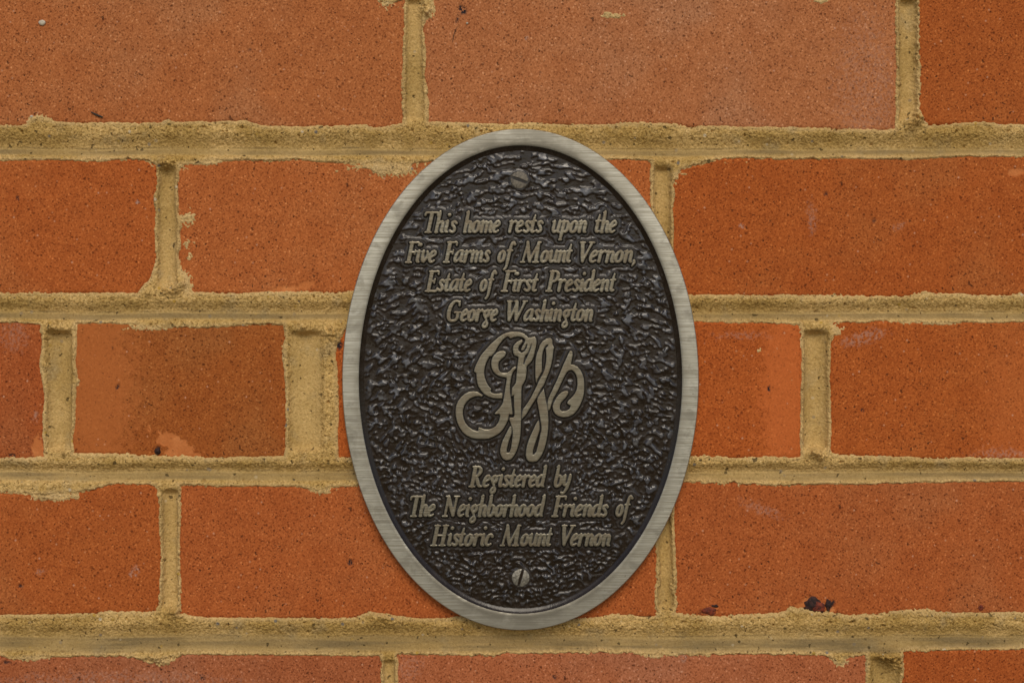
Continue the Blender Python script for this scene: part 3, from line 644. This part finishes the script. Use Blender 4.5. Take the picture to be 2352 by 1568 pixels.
def word_strokes(word, x0, x1, base):
    raw = []; pen = 0
    for ch in word:
        raw.append([[(p[0] + pen + p[1] * SLANT, p[1], p[2]) for p in s_] for s_ in GL[ch]])
        pen += ADV[ch] + .7
    allp = np.array([p for g in raw for s_ in g for p in s_])
    lo = (allp[:, 0] - allp[:, 2]).min(); hi = (allp[:, 0] + allp[:, 2]).max()
    f = (x1 - x0) / (hi - lo)
    rnd = random.Random(word + str(int(x0)))
    res = []
    for g in raw:
        jx, jy = rnd.uniform(-.3, .3), rnd.uniform(-.35, .35)
        res.append([[(x0 + (p[0] - lo) * f + jx, base - p[1] * 1.0 + jy, p[2] * (.5 + .5 * min(1.1, f)) * 1.06) for p in s_] for s_ in g])
    return res

def glyph_sd(g, U, V):
    d = np.full(U.shape, 60.0)
    for s_ in g:
        P = catmull(s_, 6)
        for i in range(len(P) - 1):
            d = np.minimum(d, seg_dist(U, V, P[i][0], P[i][1], P[i + 1][0], P[i + 1][1], P[i][2], P[i + 1][2]))
    return d

LH = HR - .00005                                     # letter faces are level with the rim
def relief(name, U, V, sd, parent):
    sd = sd + .35 * perlin(U / 7, V / 7, 61) + .15 * perlin(U / 3.2, V / 3.2, 62)
    H = LH - .00009 * sstep(-1.8, .2, sd) - (LH - HF + .0006) * sstep(-.2, 5.4, sd) + .00003 * perlin(U / 9, V / 9, 63)
    return plaque_grid(name, U, V, H, sd < 5.6, M_LET, parent, {'edge': sd})

for (base, words) in LINES:
    ln = bpy.data.objects.new('inscription_line', None); col.objects.link(ln); ln.parent = plaque; ln.empty_display_size = .01
    for (wd, x0, x1) in words:
        gs = word_strokes(wd, x0, x1, base)
        gu_, gv_ = np.meshgrid(np.arange(x0 - 8, x1 + 8.1, 1.0), np.arange(base - 60, base + 26.1, 1.0))
        sd = np.full(gu_.shape, 60.0)
        for g in gs:
            q = np.array([p for s_ in g for p in s_]); a0, a1 = q[:, 0].min(), q[:, 0].max(); b0, b1 = q[:, 1].min(), q[:, 1].max()
            i0 = max(0, int(a0 - 14 - (x0 - 8))); i1 = int(a1 + 15 - (x0 - 8)) + 1
            sl = (slice(None), slice(i0, i1))
            sd[sl] = np.minimum(sd[sl], glyph_sd(g, gu_[sl], gv_[sl]))
            fw = field_win(a0, a1, b0, b1, 20)
            fsd[fw] = np.minimum(fsd[fw], glyph_sd(g, FU[fw], FV[fw]))
        relief('word', gu_, gv_, sd, ln)

# ---- the interlaced monogram, outlined from five strokes
m1 = lambda *p: [(1072.5 + .108 * x, 752.6 + .108 * y) for x, y in p]
m2 = lambda *p: [(1034.9 + .108 * x, 884.4 + .108 * y) for x, y in p]
m3 = lambda *p: [(1185.4 + .108 * x, 790.3 + .108 * y) for x, y in p]
m4 = lambda *p: [(1166.6 + .108 * x, 903.2 + .108 * y) for x, y in p]
z3 = lambda *p: [(997.2 + .222 * x, 733.8 + .222 * y) for x, y in p]
MONO = [
 [m1((745,1505),(660,1505),(560,1495),(460,1465),(380,1420),(300,1340),(240,1240),(215,1150),(203,1060),(200,970),(150,930),(160,870),(190,790),(240,690),(280,610),(340,530),(420,440),(500,350),(590,270),(670,200),(760,140),(850,105),
     (950,88),(1060,87),(1150,100),(1220,130),(1270,170),(1310,212),(1370,205),(1440,190),(1470,220),(1482,300),(1470,400),(1445,500),(1420,610),(1390,680),(1350,740),(1290,795),(1265,840),(1268,920),(1258,1020),(1240,1110),(1200,1180),(1165,1250),(1158,1350))
  + m2((1505,340),(1500,500),(1502,680),(1500,750),(1495,900),(1480,1100),(1455,1230),(1410,1380),(1350,1500),(1290,1570),(1240,1592),(1180,1595),(1120,1568),(1080,1510),(1055,1440),(1055,1370),(1075,1280),(1110,1170),(1160,1070),(1210,970),(1260,880),(1272,870),(1290,890),
     (1300,960),(1295,1030),(1270,1100),(1240,1180),(1215,1280),(1195,1370),(1195,1430),(1220,1440),(1255,1420),(1285,1340),(1300,1230),(1315,1130),(1322,1050),(1320,960),(1295,870),(1268,780),(1250,720),(1262,690),(1330,690),(1360,650),(1358,560),(1350,450),(1348,330),(1345,250),(1350,215),(1330,215),(1300,235),(1300,150),(1305,60))
  + m1((955,1280),(1000,1230),(1035,1180),(1050,1080),(1060,960),(1072,830),(1085,720),(1098,630),(1070,605),(1010,590),(985,530),(975,450),(985,390),(1020,340),(1080,290),(1150,258),(1180,265),(1185,300),(1150,340),(1110,390),(1092,450),(1100,490),(1160,535),(1220,505),(1265,440),(1285,350),(1265,350),
     (1240,420),(1210,475),(1165,490),(1150,460),(1175,400),(1230,310),(1240,260),(1215,225),(1160,195),(1080,188),(1000,200),(920,230),(895,195),(870,185),(830,200),(770,250),(700,340),(640,430),(610,490),(560,560),(520,605),(480,605),(455,650),(410,740),(375,850),(365,960),(380,1060),(420,1170),(470,1250),(520,1300),(500,1340),(520,1380),(590,1405),(660,1400),(755,1385),(757,1440)),
  m1((1380,345),(1365,420),(1330,510),(1290,600),(1240,700),(1215,780),(1200,780),(1210,700),(1235,600),(1300,530),(1340,430),(1365,345))],
 [m1((835,545),(820,510),(770,488),(700,498),(630,530),(570,590),(530,660),(515,760),(525,850),(560,930),(620,990),(700,1035),(770,1050),(840,1058),(845,1100),(830,1200),(812,1300),(795,1420))
  + m2((1115,360),(1090,420),(1010,520),(935,600),(960,622),(1030,608),(1055,650),(1040,720),(1010,800),(950,880),(880,920),(800,940),(720,938),(660,910),(600,895),(585,920),(590,970),(560,980),(470,945),(390,890),(320,810),(280,720),(260,620),(262,530),(290,430),(350,340),(420,280),(510,240),(600,230),(665,250),(690,215),(640,185),(580,145),(490,127),(390,140),(300,185),
     (220,255),(155,340),(115,450),(105,560),(110,660),(135,770),(180,880),(250,990),(340,1070),(450,1120),(560,1140),(700,1143),(820,1135),(930,1085),(1040,1020),(1120,930),(1180,830),(1220,740),(1235,660),(1245,620),(1310,630),(1318,610),(1312,540),(1300,430),(1290,330),(1280,250),(1265,160),(1262,60))
  + m1((918,1200),(935,1100),(950,1020),(970,960),(1000,910),(1040,870),(1045,830),(1010,825),(960,860),(910,920),(850,955),(780,965),(710,940),(675,880),(665,800),(680,720),(740,660),(800,610))],
 [m3((428,830),(412,740),(405,600),(408,450),(415,320),(440,200),(490,80)) + z3((1090,270),(1120,225),(1160,198),(1200,188),(1222,210),(1225,255),(1242,290))
  + m3((795,130),(775,300),(740,470),(690,620),(640,740),(590,870),(530,950),(460,1090),(400,1190),(300,1350),(210,1500)) + m4((300,545),(298,500),(305,400),(325,330)) + m3((155,1370),(230,1270),(330,1110),(400,970),(440,885),(500,750),(560,650),(600,560),(620,470),(635,380),(645,260),(635,150),(630,90),(680,40),(685,10),(650,15),(610,60),(580,130),(555,240),(550,360),(550,470),(548,580),(505,660),(460,740))],
 [m3((590,945),(520,1040),(460,1140),(445,1210)) + m4((640,260),(665,400),(680,500),(700,620),(714,700),(712,790),(690,870),(670,980),(640,1100),(600,1240),(555,1300),(530,1308),(533,1210),(560,1120),(600,1000),(640,880),(672,790),(675,700),(665,620),(648,572),(600,640),(540,770),(480,900),(440,1000),(405,1110),(385,1220),(380,1320),
     (400,1400),(450,1450),(530,1458),(610,1445),(670,1385),(730,1290),(780,1170),(810,1050),(840,900),(858,750),(862,600),(855,400),(830,250),(800,130)) + m3((630,1180),(610,1060))],
 [m3((1170,140),(1200,165),(1205,230),(1190,310),(1175,380),(1170,435),(1240,445),(1310,480),(1370,550),(1410,630),(1440,720),(1450,830),(1450,950),(1440,1070),(1410,1180),(1360,1300),(1300,1400),(1220,1490),(1120,1540),(1000,1555),(900,1530),(830,1480),(790,1410),(775,1330),(800,1240),(850,1150),(900,1080),(970,1020),(1050,992),(1110,1005),(1110,1050),
     (1060,1130),(1000,1190),(950,1250),(930,1320),(935,1390),(980,1430),(1060,1420),(1130,1380),(1160,1320),(1160,1300),(1110,1285),(1085,1250),(1110,1200),(1180,1140),(1250,1050),(1290,960),(1305,860),(1300,740),(1275,650),(1230,580),(1180,550),(1120,560),(1070,610),(1020,700),(960,830),(900,960),(850,1060),(790,1160),(750,1280),(720,1380),(690,1420),(675,1350),(668,1250),(680,1170),(730,1060),(800,910),(870,760),(930,620),(1000,450),(1060,320),(1110,210),(1140,150))],
]
mu, mv = np.meshgrid(np.arange(1036, 1354, .8), np.arange(752, 1070, .8))
msd = np.full(mu.shape, 60.0)
fw = field_win(1046, 1344, 762, 1058, 20)
for loops in MONO:
    msd = np.minimum(msd, poly_sdf(mu, mv, loops)); fsd[fw] = np.minimum(fsd[fw], poly_sdf(FU[fw], FV[fw], loops))
H = LH - .00009 * sstep(-2.0, .2, msd) - (LH - HF + .0006) * sstep(-.2, 5.0, msd) + .00003 * perlin(mu / 12, mv / 12, 64)
mono = plaque_grid('monogram', mu, mv, H, msd < 5.6, M_LET, plaque, {'edge': msd + .3 * perlin(mu / 5, mv / 5, 65)})

# ---- hammered painted field
for (su, sv) in ((1193, 413), (1196, 1327)):
    fsd = np.minimum(fsd, np.hypot(FU - su, FV - sv) - 15)
ru = FU - 1195; rv = 1230 - FV
R_ = np.hypot(ru, rv); T_ = np.arctan2(ru, rv) * 570
wx = 9 * perlin(FU / 48, FV / 48, 71); wy = 9 * perlin(FU / 48, FV / 48, 72)
n1 = perlin((T_ + wx) / 23, (R_ + wy) / 12.5, 73) + .20 * perlin((T_ - wy) / 11, (R_ + wx) / 7.0, 74)
n2 = perlin((FU + wx) / 11, (FV + wy) / 9, 75)
patch = sstep(-.35, .3, perlin(FU / 90, FV / 90, 76))
iso = sstep(60, -60, rv) * .8
n = n1 * (.6 + .4 * patch) * (1 - iso) + n2 * (.50 - .25 * patch + iso * .4)
bumps = sstep(-.15, .42, n)
tex = .00050 * bumps * (1 + .5 * perlin(FU / 17, FV / 17, 80)) + .00003 * perlin(FU / 6, FV / 5, 77) + .00016 * perlin(FU / 30, FV / 26, 78)
halo = 1 - sstep(7.0, 11.5, fsd + 1.6 * perlin(FU / 14, FV / 14, 79))
el = np.sqrt(((FU - CU) / 362) ** 2 + ((FV - CV) / 528) ** 2)
calmf = sstep(5.5, 13, fsd) * (1 - .8 * sstep(.965, 1.0, el))
HFld = HF - .00035 + tex * calmf + .00036 * halo
raised_greyf = sstep(.62, 1.0, bumps) * calmf * (.62 + .7 * perlin(FU / 40, FV / 40, 84)) + .16 * halo * (fsd > 0)  # greyer on the bump tops, slightly so around the raised shapes
plaque_grid('field', FU, FV, HFld, el < 1.012, M_PAINT, plaque, {'raised_grey': np.clip(raised_greyf, 0, 1)})

# ---- slotted screws
def screw(u, v, r, ang, width, material, hgt, label):
    s_ = bpy.data.objects.new('screw', None)
    g = np.arange(-r - 1.2, r + 1.3, .6); gu_, gv_ = np.meshgrid(g, g)
    rr_ = np.hypot(gu_, gv_)
    t = math.radians(ang); acr = -gu_ * math.sin(t) + gv_ * math.cos(t); aln = gu_ * math.cos(t) + gv_ * math.sin(t)
    h = hgt - .0005 * (rr_ / r) ** 2 - .0012 * sstep(r - 2.2, r, rr_)
    slot = (1 - sstep(width - .7, width + .5, np.abs(acr) + .0022 * aln ** 2)) * (1 - sstep(r - 2.8, r - 1.8, np.abs(aln)))
    h = h - .0022 * slot + .00004 * perlin(gu_ / 4, gv_ / 4, 81)
    o = plaque_grid('screw', gu_ + u, gv_ + v, HF + h, rr_ < r + .5, material, plaque, {'soot': slot})
    o['label'] = label
M_S1 = plain('painted_screw', (.20, .17, .125, 1), .6, .15, .5, 900, .0003)
M_S2 = plain('worn_steel', (.34, .31, .25, 1), .45, .7, .45, 900, .0003)
screw(1193.2, 413, 21.5, 20, 3.3, M_S1, .0010, 'upper slotted screw with brown painted head, slot nearly level')
screw(1196, 1327, 22, -74, 2.9, M_S2, .0008, 'lower slotted screw with bare grey head, slot nearly upright')
